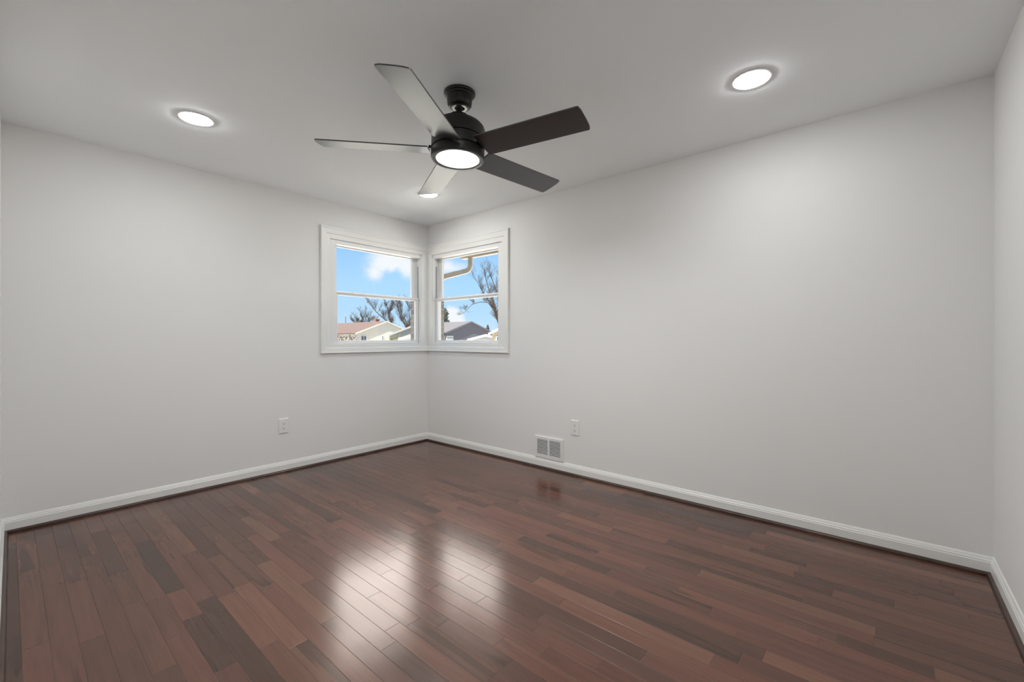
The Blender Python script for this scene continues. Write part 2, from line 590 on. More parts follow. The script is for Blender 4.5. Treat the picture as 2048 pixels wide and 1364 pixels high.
def run(profile, A, B, n, prevline=None, nextline=None):
    """sweep a profile along wall A->B (inward normal n), mitred against neighbouring walls"""
    A, B, n = Vector(A), Vector(B), Vector(n).normalized()
    d = (B - A).normalized()
    r0, r1 = [], []
    for off, z in profile:
        p = A + n * off
        a, b = p, B + n * off
        if prevline:
            P, D, N = prevline
            a = isect(p, d, Vector(P) + Vector(N).normalized() * off, Vector(D))
        if nextline:
            P, D, N = nextline
            b = isect(p, d, Vector(P) + Vector(N).normalized() * off, Vector(D))
        r0.append(Vector((a.x, a.y, z)))
        r1.append(Vector((b.x, b.y, z)))
    mb = MB()
    mb.loft([r0, r1])
    return mb


E_D = Vector((ex(0) - ex(YB), 0 - YB)).normalized()
E_N = Vector((E_D.y, -E_D.x))
lines = {
    'entry': ((ex(0), 0.0), E_D, E_N),
    'left': ((0.0, 0.0), Vector((1, 0)), Vector((0, -1))),
    'right': ((0.0, 0.0), Vector((0, 1)), Vector((-1, 0))),
    'near': ((0.0, YB), Vector((1, 0)), Vector((0, 1))),
}
ends = {
    'entry': ((ex(DOOR_Y1), DOOR_Y1), (ex(0), 0.0), None, 'left'),
    'left': ((ex(0), 0.0), (0.0, 0.0), 'entry', 'right'),
    'right': ((0.0, 0.0), (0.0, YB), 'left', 'near'),
    'near': ((0.0, YB), (ex(YB), YB), 'right', None),
}
base_label = {'entry': 'white baseboard with dark shoe molding on the doorway wall',
              'left': 'white baseboard under the left corner window wall',
              'right': 'white baseboard below the floor register wall',
              'near': 'white baseboard at the right edge of the photo'}
for key, (A, B, pv, nx) in ends.items():
    b = run(BASE, A, B, lines[key][2], lines[pv] if pv else None, lines[nx] if nx else None).build('baseboard_' + key, M_TRIM)
    tag(b, base_label[key], 'baseboard', kind='structure')
    s = run(SHOE, A, B, lines[key][2], lines[pv] if pv else None, lines[nx] if nx else None).build('shoe_molding', M_SHOE, b, smooth=50)
    tag(s, 'dark stained quarter round strip')


# ------------------------------------------------------------------ corner windows
def casing(f, parent):
    mb = MB()
    ou, oz0, oz1 = 1.242, 1.0165, 2.213
    iu, iz0, iz1 = 1.148, 1.105, 2.100
    prof = [(0.0, 0.0), (0.0, 0.019), (0.004, 0.023), (0.011, 0.023), (0.016, 0.019), (0.053, 0.016), (0.060, 0.0095), (0.086, 0.0085), (0.094, 0.0075), (0.094, 0.0)]
    # head, side and bottom with mitred outer corners
    def ring(t, h, corner):
        w_head = t * (oz1 - iz1) / 0.094
        w_bot = t * (iz0 - oz0) / 0.094
        if corner == 'head_in':
            return f(h, -h, oz1 - w_head)
        if corner == 'head_out':
            return f(ou - t, -h, oz1 - w_head)
        if corner == 'bot_out':
            return f(ou - t, -h, oz0 + w_bot)
        return f(h, -h, oz0 + w_bot)
    for c0, c1 in (('head_in', 'head_out'), ('head_out', 'bot_out'), ('bot_out', 'bot_in')):
        mb.loft([[ring(t, h, c0) for t, h in prof], [ring(t, h, c1) for t, h in prof]])
    # flat board against the corner, with a small bead
    pts = [(0.0, 0.0), (0.0095, 0.0095), (0.030, 0.0095), (0.034, 0.0125), (0.052, 0.0125), (0.056, 0.0095), (0.088, 0.0075), (0.088, 0.0)]
    mb.loft([[f(max(u, h), -h, 1.10) for u, h in pts], [f(max(u, h), -h, 2.105) for u, h in pts]])
    return mb.build('casing', M_TRIM, parent)


def frame_ring(mb, f, u0, u1, z0, z1, wu0, wu1, wz0, wz1, v0, v1, bevel=0.002):
    """four bars around an opening; widths may differ per side"""
    lbox(mb, f, u0, u0 + wu0, v0, v1, z0, z1, bevel)
    lbox(mb, f, u1 - wu1, u1, v0, v1, z0, z1, bevel)
    lbox(mb, f, u0 + wu0, u1 - wu1, v0, v1, z0, z0 + wz0, bevel)
    lbox(mb, f, u0 + wu0, u1 - wu1, v0, v1, z1 - wz1, z1, bevel)


def window(name, side, label):
    f = wallmap(side)
    root = empty(name, f(0.62, 0, 1.05))
    tag(root, label, 'window', kind='structure')
    casing(f, root)
    mb = MB()
    # vinyl frame lining the opening
    frame_ring(mb, f, 0.062, 1.163, 1.087, 2.118, 0.026, 0.073, 0.012, 0.058, 0.006, 0.128, 0.0015)
    # parting stop between the sashes
    lbox(mb, f, 0.088, 0.094, 0.0785, 0.0835, 1.60, 2.06)
    lbox(mb, f, 1.084, 1.090, 0.0785, 0.0835, 1.60, 2.06)
    lbox(mb, f, 0.088, 0.0915, 0.030, 0.041, 1.60, 1.985, 0.001)
    fr = mb.build('frame', M_VINYL, root)
    mb = MB()
    lbox(mb, f, 0.0878, 0.0892, 0.046, 0.070, 1.612, 1.975)
    lbox(mb, f, 1.0888, 1.0902, 0.046, 0.070, 1.612, 1.975)
    tag(mb.build('balance_track', M_TRACK, fr), 'grey sash balance track')
    # upper sash, set further out
    mb = MB()
    frame_ring(mb, f, 0.0985, 1.0835, 1.590, 2.082, 0.0545, 0.0425, 0.030, 0.030, 0.085, 0.115)
    us = mb.build('upper_sash', M_VINYL, root)
    mb = MB()
    lbox(mb, f, 0.1500, 1.044, 0.098, 0.102, 1.617, 2.055)
    tag(mb.build('glass', M_GLASS, us), 'clear glass pane')
    # lower sash, set further in
    mb = MB()
    frame_ring(mb, f, 0.0925, 1.0860, 1.0995, 1.611, 0.0355, 0.0365, 0.0405, 0.034, 0.046, 0.077)
    lbox(mb, f, 0.0925, 1.0860, 0.036, 0.050, 1.597, 1.611, 0.002)      # lip of the meeting rail
    lbox(mb, f, 0.20, 0.98, 0.039, 0.050, 1.108, 1.116, 0.002)           # lift rail
    ls = mb.build('lower_sash', M_VINYL, root)
    mb = MB()
    lbox(mb, f, 0.1250, 1.0525, 0.060, 0.064, 1.137, 1.580)
    tag(mb.build('glass', M_GLASS, ls), 'clear glass pane')
    for uc in (0.285, 0.865):
        mb = MB()
        lbox(mb, f, uc - 0.028, uc + 0.028, 0.044, 0.074, 1.611, 1.617, 0.002)
        lbox(mb, f, uc - 0.010, uc + 0.010, 0.050, 0.070, 1.617, 1.623, 0.002)
        mb.build('sash_lock', M_VINYL, ls)
    return root


window('window_1', 'L', 'white double hung window left of the corner showing the cream gabled house')
window('window_2', 'R', 'white double hung window right of the corner showing the downspout and dark house')

# ------------------------------------------------------------------ ceiling fan
CX, CY = -1.585, -2.272
FX, FY, FZ = -1.5913, -2.2663, 2.133
fan = empty('ceiling_fan', (CX, CY, H))
tag(fan, 'black five blade ceiling fan with round light hanging from the ceiling', 'ceiling fan')
mb = MB()
mb.lathe([(0.004, 0.0), (0.0805, 0.0), (0.0815, -0.004), (0.0815, -0.010), (0.079, -0.013), (0.0735, -0.015), (0.0735, -0.021),
          (0.071, -0.024), (0.066, -0.026), (0.0655, -0.034), (0.0645, -0.052), (0.062, -0.066), (0.056, -0.074), (0.047, -0.078), (0.042, -0.078), (0.040, -0.072), (0.004, -0.068)],
         (CX, CY, H - 0.0005), 72, cap_start=True, cap_end=True)
mb.build('canopy', M_BLACK, fan, smooth=40)
mb = MB()
mb.lathe([(0.041, 0.0), (0.041, -0.006), (0.038, -0.009), (0.027, -0.009), (0.025, -0.006), (0.025, 0.0)], (CX, CY, H - 0.0735), 48)
tag(mb.build('canopy_ring', M_CHROME, fan, smooth=40), 'polished ring around the hanger ball')
# everything below the hanger ball hangs about two degrees off plumb
TILT = Vector((0, 0, 1)).rotation_difference(Vector((0.02952, -0.00672, 1)).normalized()).to_matrix().to_4x4()
FM = Matrix.Translation((FX, FY, FZ)) @ TILT
mb = MB()
mb.lathe([(0.004, 0.247), (0.015, 0.245), (0.022, 0.238), (0.0245, 0.230), (0.022, 0.221), (0.016, 0.216), (0.004, 0.215)], seg=32, M=FM, cap_start=True, cap_end=True)
mb.build('hanger_ball', M_BLACK, fan, smooth=60)
mb = MB()
mb.lathe([(0.014, 0.225), (0.014, 0.197), (0.022, 0.196), (0.022, 0.186)], seg=32, M=FM, cap_start=True, cap_end=True)
mb.build('downrod', M_BLACK, fan, smooth=40)
mb = MB()
mb.lathe([(0.020, 0.190), (0.044, 0.189), (0.051, 0.186), (0.0555, 0.179), (0.0555, 0.166), (0.064, 0.163), (0.085, 0.158), (0.105, 0.149), (0.122, 0.138),
          (0.133, 0.126), (0.1385, 0.112), (0.1385, 0.0615), (0.1320, 0.0605), (0.1320, 0.0555), (0.1385, 0.0545), (0.1385, 0.007), (0.1320, 0.006), (0.1320, 0.0010), (0.05, 0.0008)],
         seg=96, M=FM, cap_start=True, cap_end=True)
mb.build('motor_housing', M_BLACK, fan, smooth=35)
mb = MB()
mb.lathe([(0.060, 0.0005), (0.1365, 0.0005), (0.1385, -0.002), (0.1385, -0.040), (0.1365, -0.0435), (0.1325, -0.0447), (0.1140, -0.0447), (0.1112, -0.0437), (0.1100, -0.0415), (0.1100, -0.030), (0.060, -0.030)],
         seg=96, M=FM)
lk = mb.build('light_kit', M_BLACK, fan, smooth=35)
mb = MB()
mb.lathe([(0.1096, -0.0355), (0.1085, -0.0372), (0.095, -0.0378), (0.05, -0.0381), (0.004, -0.0382)], seg=72, M=FM, cap_end=True)
tag(mb.build('light_lens', M_FANLED, lk, smooth=60), 'glowing white round lens')


def blade(k):
    a = math.radians(279.691 + 72 * k)
    pit = math.radians(-12.567)
    R0, RT, hw = 0.150, 0.708, 0.0766
    R = Matrix.Translation((0, 0, 0)) @ Matrix.Rotation(a, 4, 'Z') @ Matrix.Rotation(pit, 4, 'X')
    M = FM @ R
    out = []
    cr = 0.010
    # rounded root corners, tip cut to the circle the fan sweeps
    for (cx, cy, t0) in ((R0 + 0.006, -hw + 0.006, math.pi), ):
        for i in range(5):
            t = t0 + math.pi / 2 * i / 4
            out.append((cx + 0.006 * math.cos(t), cy + 0.006 * math.sin(t)))
    def tip(wv):
        return math.sqrt(RT * RT - wv * wv)
    def corner(sgn):
        pts = []
        c = (tip(hw) - cr - 0.002, sgn * (hw - cr))
        rng = [-math.pi / 2 + (math.pi / 2) * i / 5 for i in range(6)]
        for t in rng:
            pts.append((c[0] + cr * math.cos(t), c[1] + (cr * math.sin(t) if sgn < 0 else -cr * math.sin(t))))
        return pts if sgn < 0 else pts[::-1]
    out += corner(-1)
    for i in range(1, 10):
        wv = -hw + cr + (2 * hw - 2 * cr) * i / 10
        out.append((tip(wv), wv))
    out += corner(1)
    for i in range(5):
        t = math.pi / 2 + math.pi / 2 * i / 4
        out.append((R0 + 0.006 + 0.006 * math.cos(t), hw - 0.006 + 0.006 * math.sin(t)))
    th = 0.0031
    mb = MB()
    e = 0.0008
    cxm = (R0 + RT) / 2
    def inset(p):
        return (cxm + (p[0] - cxm) * (1 - e / 0.28), p[1] * (1 - e / hw))
    rings = [[M @ Vector((*inset(p), -th)) for p in out], [M @ Vector((*p, -th + e)) for p in out],
             [M @ Vector((*p, th - e)) for p in out], [M @ Vector((*inset(p), th)) for p in out]]
    mb.loft(rings)
    bl = mb.build('blade', M_BLADE, fan, smooth=30)
    mb = MB()
    mb.box(0.120, 0.215, -0.028, 0.028, th, th + 0.004, M=M, bevel=0.0015)
    mb.box(0.120, 0.150, -0.020, 0.020, th + 0.003, th + 0.016, M=M, bevel=0.0015)
    mb.build('blade_iron', M_BLACK, bl)


for k in range(5):
    blade(k)

# ------------------------------------------------------------------ recessed lights
LIGHTS = [(-2.408, -0.910, 'round recessed light in the ceiling left of the fan'),
          (-0.727, -3.459, 'large looking round recessed light in the ceiling right of the fan'),
          (-0.692, -0.887, 'round recessed light near the window corner, half hidden behind a fan blade'),
          (-2.408, -3.459, 'added recessed light above the doorway end, out of view')]  # last one is an added, unseen lamp for the room's light


def recessed_light():
    x, y, lab = LIGHTS[0]
    root = empty('recessed_light', (x, y, H))
    mb = MB()
    mb.lathe([(0.0735, -0.0005), (0.0905, -0.0005), (0.0915, -0.002), (0.0905, -0.0038), (0.087, -0.0052), (0.082, -0.0056), (0.0775, -0.0050), (0.0735, -0.0022)], (x, y, H), 64)
    mb.build('trim_ring', M_TRIM, root, smooth=50)
    mb = MB()
    mb.lathe([(0.0715, -0.0015), (0.0705, -0.005), (0.0670, -0.0095), (0.055, -0.0125), (0.03, -0.0132), (0.004, -0.0134)], (x, y, H), 64, cap_end=True)
    tag(mb.build('light_lens', M_LED, root, smooth=80), 'glowing white disc')
    return root


rl = recessed_light()
for i, (x, y, lab) in enumerate(LIGHTS):
    o = rl if i == 0 else copy_tree(rl, (x - LIGHTS[0][0], y - LIGHTS[0][1], 0))
    tag(o, lab, 'ceiling light', 'recessed ceiling lights')


# ------------------------------------------------------------------ outlets
def outlet(side, u, z, label):
    f = wallmap(side)
    root = empty('electrical_outlet', f(u, 0, z))
    tag(root, label, 'outlet', 'wall outlets')
    mb = MB()
    w2, h2 = 0.040, 0.064
    a = [f(u - w2, -0.0002, z - h2), f(u + w2, -0.0002, z - h2), f(u + w2, -0.0002, z + h2), f(u - w2, -0.0002, z + h2)]
    b = [f(u - w2, -0.004, z - h2), f(u + w2, -0.004, z - h2), f(u + w2, -0.004, z + h2), f(u - w2, -0.004, z + h2)]
    i_ = 0.0045
    c = [f(u - w2 + i_, -0.0072, z - h2 + i_), f(u + w2 - i_, -0.0072, z - h2 + i_), f(u + w2 - i_, -0.0072, z + h2 - i_), f(u - w2 + i_, -0.0072, z + h2 - i_)]
    mb.loft([a, b, c])
    mb.build('cover_plate', M_PLATE, root)
    for s in (1, -1):
        zc = z + s * 0.0215
        mb = MB()
        ring = []
        for i in range(24):
            t = 2 * math.pi * i / 24
            ring.append((0.0170 * math.cos(t), max(-0.0135, min(0.0135, 0.0170 * math.sin(t)))))
        mb.loft([[f(u + p, -0.0068, zc + q) for p, q in ring], [f(u + p, -0.0088, zc + q) for p, q in ring]])
        r = mb.build('receptacle', M_PLATE, root)
        mb = MB()
        lbox(mb, f, u - 0.0078, u - 0.0052, -0.0091, -0.0085, zc - 0.002, zc + 0.0075)
        lbox(mb, f, u + 0.0052, u + 0.0078, -0.0091, -0.0085, zc - 0.001, zc + 0.0070)
        gp = [(0.003 * math.cos(2 * math.pi * i / 12), 0.0034 * math.sin(2 * math.pi * i / 12) - 0.0075) for i in range(12)]
        mb.loft([[f(u + p, -0.0085, zc + q) for p, q in gp], [f(u + p, -0.0091, zc + q) for p, q in gp]])
        tag(mb.build('slots', M_SLOT, r), 'dark plug slots')
    mb = MB()
    sp = [(0.0032 * math.cos(2 * math.pi * i / 12), 0.0032 * math.sin(2 * math.pi * i / 12)) for i in range(12)]
    mb.loft([[f(u + p, -0.0070, z + q) for p, q in sp], [f(u + p, -0.0082, z + q) for p, q in sp]])
    mb.build('screw', M_PLATE, root)


outlet('L', 1.564, 0.399, 'white duplex outlet low on the wall left of the corner')
outlet('R', 1.977, 0.402, 'white duplex outlet above and right of the floor register')


# ------------------------------------------------------------------ wall register
def register():
    f = wallmap('R')
    u0, u1, z0, z1 = 1.556, 1.860, 0.0915, 0.2825
    root = empty('wall_register', f((u0 + u1) / 2, 0, z0))
    tag(root, 'white louvered air register standing on the baseboard', 'air vent')
    mb = MB()
    m, mt, md = 0.0265, 0.027, 0.009
    uc = (u0 + u1) / 2
    # sloped outer rim then flat face
    def rect(i, v):
        return [f(u0 + i, v, z0 + i), f(u1 - i, v, z0 + i), f(u1 - i, v, z1 - i), f(u0 + i, v, z1 - i)]
    rings = [rect(0, -0.0003), rect(0, -0.009), rect(0.003, -0.0125)]
    R = [[mb.bm.verts.new(p) for p in r] for r in rings]
    for a, b in zip(R, R[1:]):
        for i in range(4):
            j = (i + 1) % 4
            mb.bm.faces.new((a[i], a[j], b[j], b[i]))
    lbox(mb, f, u0 + 0.003, u0 + m, -0.0125, -0.006, z0 + 0.003, z1 - 0.003)
    lbox(mb, f, u1 - m, u1 - 0.003, -0.0125, -0.006, z0 + 0.003, z1 - 0.003)
    lbox(mb, f, u0 + m, u1 - m, -0.0125, -0.006, z1 - mt, z1 - 0.003)
    lbox(mb, f, u0 + m, u1 - m, -0.0125, -0.006, z0 + 0.003, z0 + mt)
    lbox(mb, f, uc - md, uc + md, -0.0125, -0.006, z0 + mt, z1 - mt)
    mb.build('face_frame', M_VENT, root)
    mb = MB()
    lbox(mb, f, u0 + 0.012, u1 - 0.012, -0.0012, -0.0004, z0 + 0.012, z1 - 0.012)
    tag(mb.build('duct_opening', M_DUCT, root), 'dark opening behind the louvers')
    n = 11
    zb, zt = z0 + mt, z1 - mt
    p = (zt - zb) / n
    mb = MB()
    for ua, ub in ((u0 + m, uc - md), (uc + md, u1 - m)):
        for i in range(n):
            zc = zb + p * (i + 0.5)
            # slats lean outwards and down
            q = [(-0.0030, zc + p * 0.06), (-0.0118, zc - p * 0.22), (-0.0118, zc - p * 0.34), (-0.0110, zc - p * 0.34), (-0.0030, zc - p * 0.06)]
            mb.loft([[f(ua, v, z) for v, z in q], [f(ub, v, z) for v, z in q]])
    mb.build('louvers', M_VENT, root)
    return root


register()

# ------------------------------------------------------------------ outside of this house
GZ = -0.6
for side, nm in (('L', 'left'), ('R', 'right')):
    f = wallmap(side)
    mb = MB()
    if side == 'L':
        mb.box(-0.07, 0.22, 0.122, 0.22, GZ, 2.44)            # brick corner pier between the windows
    else:
        mb.box(0.122, 0.22, -0.03, 0.1215, GZ, 2.44)
    lo = 0.07 if side == 'L' else 0.03
    lbox(mb, f, lo, 1.15, 0.122, 0.22, GZ, 1.075)
    lbox(mb, f, lo, 1.15, 0.122, 0.22, 2.13, 2.44)
    lbox(mb, f, 1.15, 3.4 if side == 'L' else 4.6, 0.122, 0.22, GZ, 2.44)
    tag(mb.build('wall_outer_' + nm, M_BRICK), 'tan brick facing outside the %s corner window' % nm, 'wall', kind='structure')


mb = MB()
prof = [(0.50, 2.200), (0.50, 2.340), (-2.05, 3.55), (-5.20, 2.340), (-5.20, 2.200), (-4.74, 2.200), (-4.74, 2.505), (0.12, 2.505), (0.225, 2.505), (0.225, 2.200)]
mb.prism(prof, 'y', -4.75, 0.235)
tag(mb.build('roof', M_GREYROOF), 'own roof with eave above the right corner window', 'roof', kind='structure')
mb = MB()
mb.box(0.226, 0.505, -4.74, 0.23, 2.188, 2.199)
for k in range(12):
    mb.box(0.226, 0.505, -4.74 + k * 0.4, -4.735 + k * 0.4, 2.184, 2.189)
tag(mb.build('trim_1', M_SOFFIT), 'white soffit board under the eave', 'soffit', kind='structure')

g = empty('rain_gutter', (0.56, -2.3, 2.135))
tag(g, 'beige rain gutter along the eave above the right corner window', 'gutter')
mb = MB()
K = [(0.506, 2.250), (0.506, 2.135), (0.575, 2.135), (0.590, 2.150), (0.598, 2.185), (0.622, 2.215), (0.622, 2.250), (0.614, 2.250), (0.614, 2.219), (0.590, 2.188), (0.583, 2.153), (0.572, 2.141), (0.512, 2.141), (0.512, 2.250)]
mb.prism(K, 'y', -4.7, -0.012)
mb.build('trough', M_GUTTER, g)
mb = MB()
mb.prism(K[:7], 'y', -0.0115, -0.008)
mb.build('end_cap', M_GUTTER, g)
d = empty('downspout', (0.54, -0.14, 2.135))
tag(d, 'beige downspout with a curved elbow dropping from the gutter end', 'downspout')


def rect_pipe(path, w_, h_, side):
    mb = MB()
    pts = [Vector(p) for p in path]
    rings = []
    sd = Vector(side).normalized()
    for i, p in enumerate(pts):
        t = (pts[min(i + 1, len(pts) - 1)] - pts[max(i - 1, 0)]).normalized()
        n = t.cross(sd).normalized()
        c = 0.008
        q = [(-w_ + c, -h_), (w_ - c, -h_), (w_, -h_ + c), (w_, h_ - c), (w_ - c, h_), (-w_ + c, h_), (-w_, h_ - c), (-w_, -h_ + c)]
        rings.append([p + sd * a + n * b for a, b in q])
    mb.loft(rings)
    return mb


top = Vector((0.545, -0.138, 2.134))
tgt = Vector((0.330, 0.100, 1.915))
hd = Vector((tgt.x - top.x, tgt.y - top.y, 0)).normalized()
sd = Vector((-hd.y, hd.x, 0))
bend = []
r_ = 0.075
c0 = top + Vector((0, 0, -0.085))
dirn = (tgt - (c0 + Vector((0, 0, -0.05)))).normalized()
ang = math.acos(max(-1, min(1, dirn.dot(Vector((0, 0, -1))))))
for i in range(9):
    t = ang * i / 8
    bend.append(c0 + hd * (r_ * (1 - math.cos(t))) + Vector((0, 0, -r_ * math.sin(t))))
path = [top, top + Vector((0, 0, -0.04))] + bend
mid = bend[-1] + (hd * math.sin(ang) + Vector((0, 0, -math.cos(ang)))) * 0.12
low = bend[-1] + (hd * math.sin(ang) + Vector((0, 0, -math.cos(ang)))) * 0.25
rect_pipe(path + [mid], 0.037, 0.027, sd).build('elbow', M_GUTTER, d, smooth=40)
bend2 = []
for i in range(9):
    t = ang * (1 - i / 8)
    bend2.append(low + hd * (r_ * (math.cos(t) - math.cos(ang))) + Vector((0, 0, -r_ * (math.sin(ang) - math.sin(t)))) if False else low + hd * (r_ * (math.cos(t) - math.cos(ang))) * 1.0 + Vector((0, 0, -r_ * (math.sin(ang) - math.sin(t)) )))
bot = Vector((bend2[-1].x, bend2[-1].y, GZ + 0.05))
rect_pipe([mid - (mid - bend[-1]) * 0.15, low] + bend2[1:] + [bend2[-1] + Vector((0, 0, -0.06)), bot], 0.0385, 0.0285, sd).build('pipe', M_GUTTER, d, smooth=40)

# ------------------------------------------------------------------ neighbourhood
mb = MB()
mb.box(-30, 170, -60, 190, GZ - 0.3, GZ)
tag(mb.build('ground', M_GRASS), 'winter lawn around the houses', 'lawn', kind='structure')


mb = MB()  # added dark strip, cuts light thrown up from the ground at the window heads
mb.box(-5.0, 2.4, 0.23, 2.4, GZ, GZ + 0.05)
mb.box(0.23, 2.4, -5.0, 0.23, GZ, GZ + 0.05)
tag(mb.build('dark_ground_strip', M_DARKSTRIP), 'added dark ground strip dimming the window heads', 'ground', kind='structure')


def gable_house(name, label, cat, ax, ay, half, length, eave, ridge, wall_m, roof_m, fascia_m, over=0.35, group=None, turn=0.0):
    """gable front faces -Y with its apex at (ax, ay); ridge runs along +Y"""
    root = empty(name, (ax, ay, GZ))
    root.rotation_euler.z = math.radians(turn)
    tag(root, label, cat, group)
    mb = MB()
    mb.prism([(ax - half, GZ), (ax + half, GZ), (ax + half, eave), (ax, ridge), (ax - half, eave)], 'y', ay, ay + length)
    mb.build('wall', wall_m, root)
    sl_ = (ridge - eave) / half
    t = 0.14
    mb = MB()
    e = half + over
    ze = ridge - sl_ * e
    mb.prism([(ax - e, ze), (ax, ridge), (ax + e, ze), (ax + e, ze + t), (ax, ridge + t), (ax - e, ze + t)], 'y', ay - 0.25, ay + length + 0.25)
    mb.build('roof', roof_m, root)
    mb = MB()
    mb.prism([(ax - e, ze - 0.05), (ax, ridge - 0.05), (ax + e, ze - 0.05), (ax + e, ze + t + 0.02), (ax, ridge + t + 0.02), (ax - e, ze + t + 0.02)], 'y', ay - 0.29, ay - 0.251)
    mb.build('fascia', fascia_m, root)
    return root


def house_window(root, ax, ay, x0, x1, z0, z1):
    mb = MB()
    for a, b, c, dd in ((x0 - 0.09, x0, z0 - 0.09, z1 + 0.09), (x1, x1 + 0.09, z0 - 0.09, z1 + 0.09), (x0, x1, z0 - 0.09, z0), (x0, x1, z1, z1 + 0.09), ((x0 + x1) / 2 - 0.03, (x0 + x1) / 2 + 0.03, z0, z1)):
        mb.box(a, b, ay - 0.06, ay + 0.02, c, dd)
    wn = mb.build('window', M_WHITE, root)
    mb = MB()
    mb.box(x0, x1, ay - 0.02, ay + 0.01, z0, z1)
    mb.build('pane', M_PANE, wn)


h1 = gable_house('house', 'cream sided house with brown shingle roof seen through the left window', 'house', 37.9, 58.8, 5.35, 18.0, 2.05, 3.98, M_SIDING, M_BROWNROOF, M_SIDING)
house_window(h1, 37.9, 58.8, 33.35, 34.25, 0.55, 1.62)
house_window(h1, 37.9, 58.8, 37.05, 37.40, 0.55, 1.62)
mb = MB()
mb.box(38.2, 38.9, 62.4, 63.0, 3.4, 4.55)
mb.box(38.15, 38.95, 62.35, 63.05, 4.50, 4.62)
mb.build('chimney', M_CHIMNEY, h1)
h2 = gable_house('house', 'charcoal sided house with grey roof seen through the right window', 'house', 38.64, 39.5, 4.5, 6.0, 1.93, 3.45, M_DARKSIDE, M_GREYROOF, M_DARKSIDE, over=0.15)
mb = MB()
mb.box(34.30, 35.45, 39.42, 39.52, 0.35, 1.56)
wn = mb.build('window', M_WHITE, h2)
mb = MB()
mb.box(34.40, 35.35, 39.40, 39.425, 1.22, 1.42)
mb.build('pane', M_GREYSIDE, wn)
mb = MB()
mb.tube([(36.4, 44.0, 2.7), (36.4, 44.0, 3.15)], [0.07, 0.07], 8)
mb.lathe([(0.02, 0.0), (0.16, 0.0), (0.16, 0.06), (0.02, 0.10)], (36.4, 44.0, 3.12), 12, cap_start=True, cap_end=True)
mb.build('roof_vent', M_POLE, h2)
gable_house('garage', 'low grey garage at the right edge of the left window', 'garage', 28.2, 38.0, 2.9, 3.4, 1.55, 2.72, M_GREYSIDE, M_GREYROOF, M_GREYSIDE, over=0.1, turn=-36)
gable_house('shed', 'small white shed in front of the grey garage', 'shed', 24.6, 33.0, 1.7, 2.6, 1.12, 1.48, M_WHITE, M_GREYROOF, M_WHITE, over=0.1, turn=-36)
gable_house('shed', 'low white gabled shed in front of the charcoal house', 'shed', 25.75, 24.0, 1.6, 3.0, 1.02, 1.44, M_WHITE, M_GREYROOF, M_WHITE, over=0.12, turn=-46)
h3 = gable_house('house', 'tan house with a white rake board at the right edge of the right window', 'house', 24.2, 18.0, 2.75, 3.0, 1.62, 2.95, M_TANSIDE, M_GREYROOF, M_WHITE, over=0.3, turn=-48.5)
house_window(h3, 24.2, 18.0, 21.85, 22.20, 0.40, 1.30)

mb = MB()
mb.tube([(41.6, 79.0, GZ), (41.6, 79.0, 5.7)], [0.17, 0.11], 8)
tag(mb.build('utility_pole', M_POLE), 'thin utility pole rising behind the brown roof', 'pole')


# ------------------------------------------------------------------ bare winter trees
def tree(name, label, cat, base, limbs, seed, twig, trunk_r, levels=3, mat=M_BARK, n_side=4, up=0.35, group=None):
    """limbs: polylines of (side, depth, height) offsets from the base; side branches grow from them at random"""
    rnd = random.Random(seed)
    root = empty(name, base)
    tag(root, label, cat, group)
    B = Vector(base)
    right = Vector((0.651, -0.759, 0))
    fwd = Vector((0.759, 0.651, 0))
    P = lambda s, dp, h: B + right * s + fwd * dp + Vector((0, 0, h))
    trunk, br = MB(), MB()

    def grow(mb_, p, dirv, length, r, lvl):
        n = 4
        pts, rad = [p.copy()], [r]
        dv = dirv.normalized()
        for i in range(n):
            dv = (dv + Vector((rnd.uniform(-1, 1), rnd.uniform(-1, 1), rnd.uniform(-0.6, 1.0))) * 0.22).normalized()
            p = p + dv * (length / n)
            pts.append(p.copy())
            rad.append(max(r * (1 - 0.8 * (i + 1) / n), twig * 0.5))
            if lvl > 0 and i >= 0:
                for _ in range(2 if lvl > 1 or rnd.random() < 0.6 else 1):
                    ax_ = Vector((rnd.uniform(-1, 1), rnd.uniform(-1, 1), rnd.uniform(-0.4, 1.0)))
                    nd = (dv * 0.75 + ax_ * 0.75 + Vector((0, 0, up * 0.4))).normalized()
                    grow(br, p.copy(), nd, length * rnd.uniform(0.45, 0.7), max(rad[-1] * 0.65, twig * 0.7), lvl - 1)
        mb_.tube(pts, rad, 5 if r > twig * 2.5 else 3)

    for k, (poly, r0, r1) in enumerate(limbs):
        pts = [P(*q) for q in poly]
        n = len(pts)
        rad = [r0 + (r1 - r0) * i / (n - 1) for i in range(n)]
        trunk.tube(pts, rad, 7)
        for i in range(1, n):
            seg = pts[i] - pts[i - 1]
            if pts[i].z - B.z < limbs[0][0][-1][2] * 0.8 and k == 0:
                continue
            for q in range(n_side):
                t = rnd.random()
                p = pts[i - 1] + seg * t
                ax_ = Vector((rnd.uniform(-1, 1), rnd.uniform(-1, 1), rnd.uniform(-0.3, 1.0)))
                nd = (seg.normalized() * 0.55 + ax_ + Vector((0, 0, up))).normalized()
                grow(br, p, nd, seg.length * rnd.uniform(0.45, 0.8), max(rad[i] * 0.5, twig), levels - 1)
        grow(br, pts[-1], (pts[-1] - pts[-2]), (pts[-1] - pts[-2]).length * 0.9, max(r1 * 0.9, twig), levels - 1)
    trunk.build('trunk', mat, root)
    br.build('branches', M_TWIG, root)
    return root


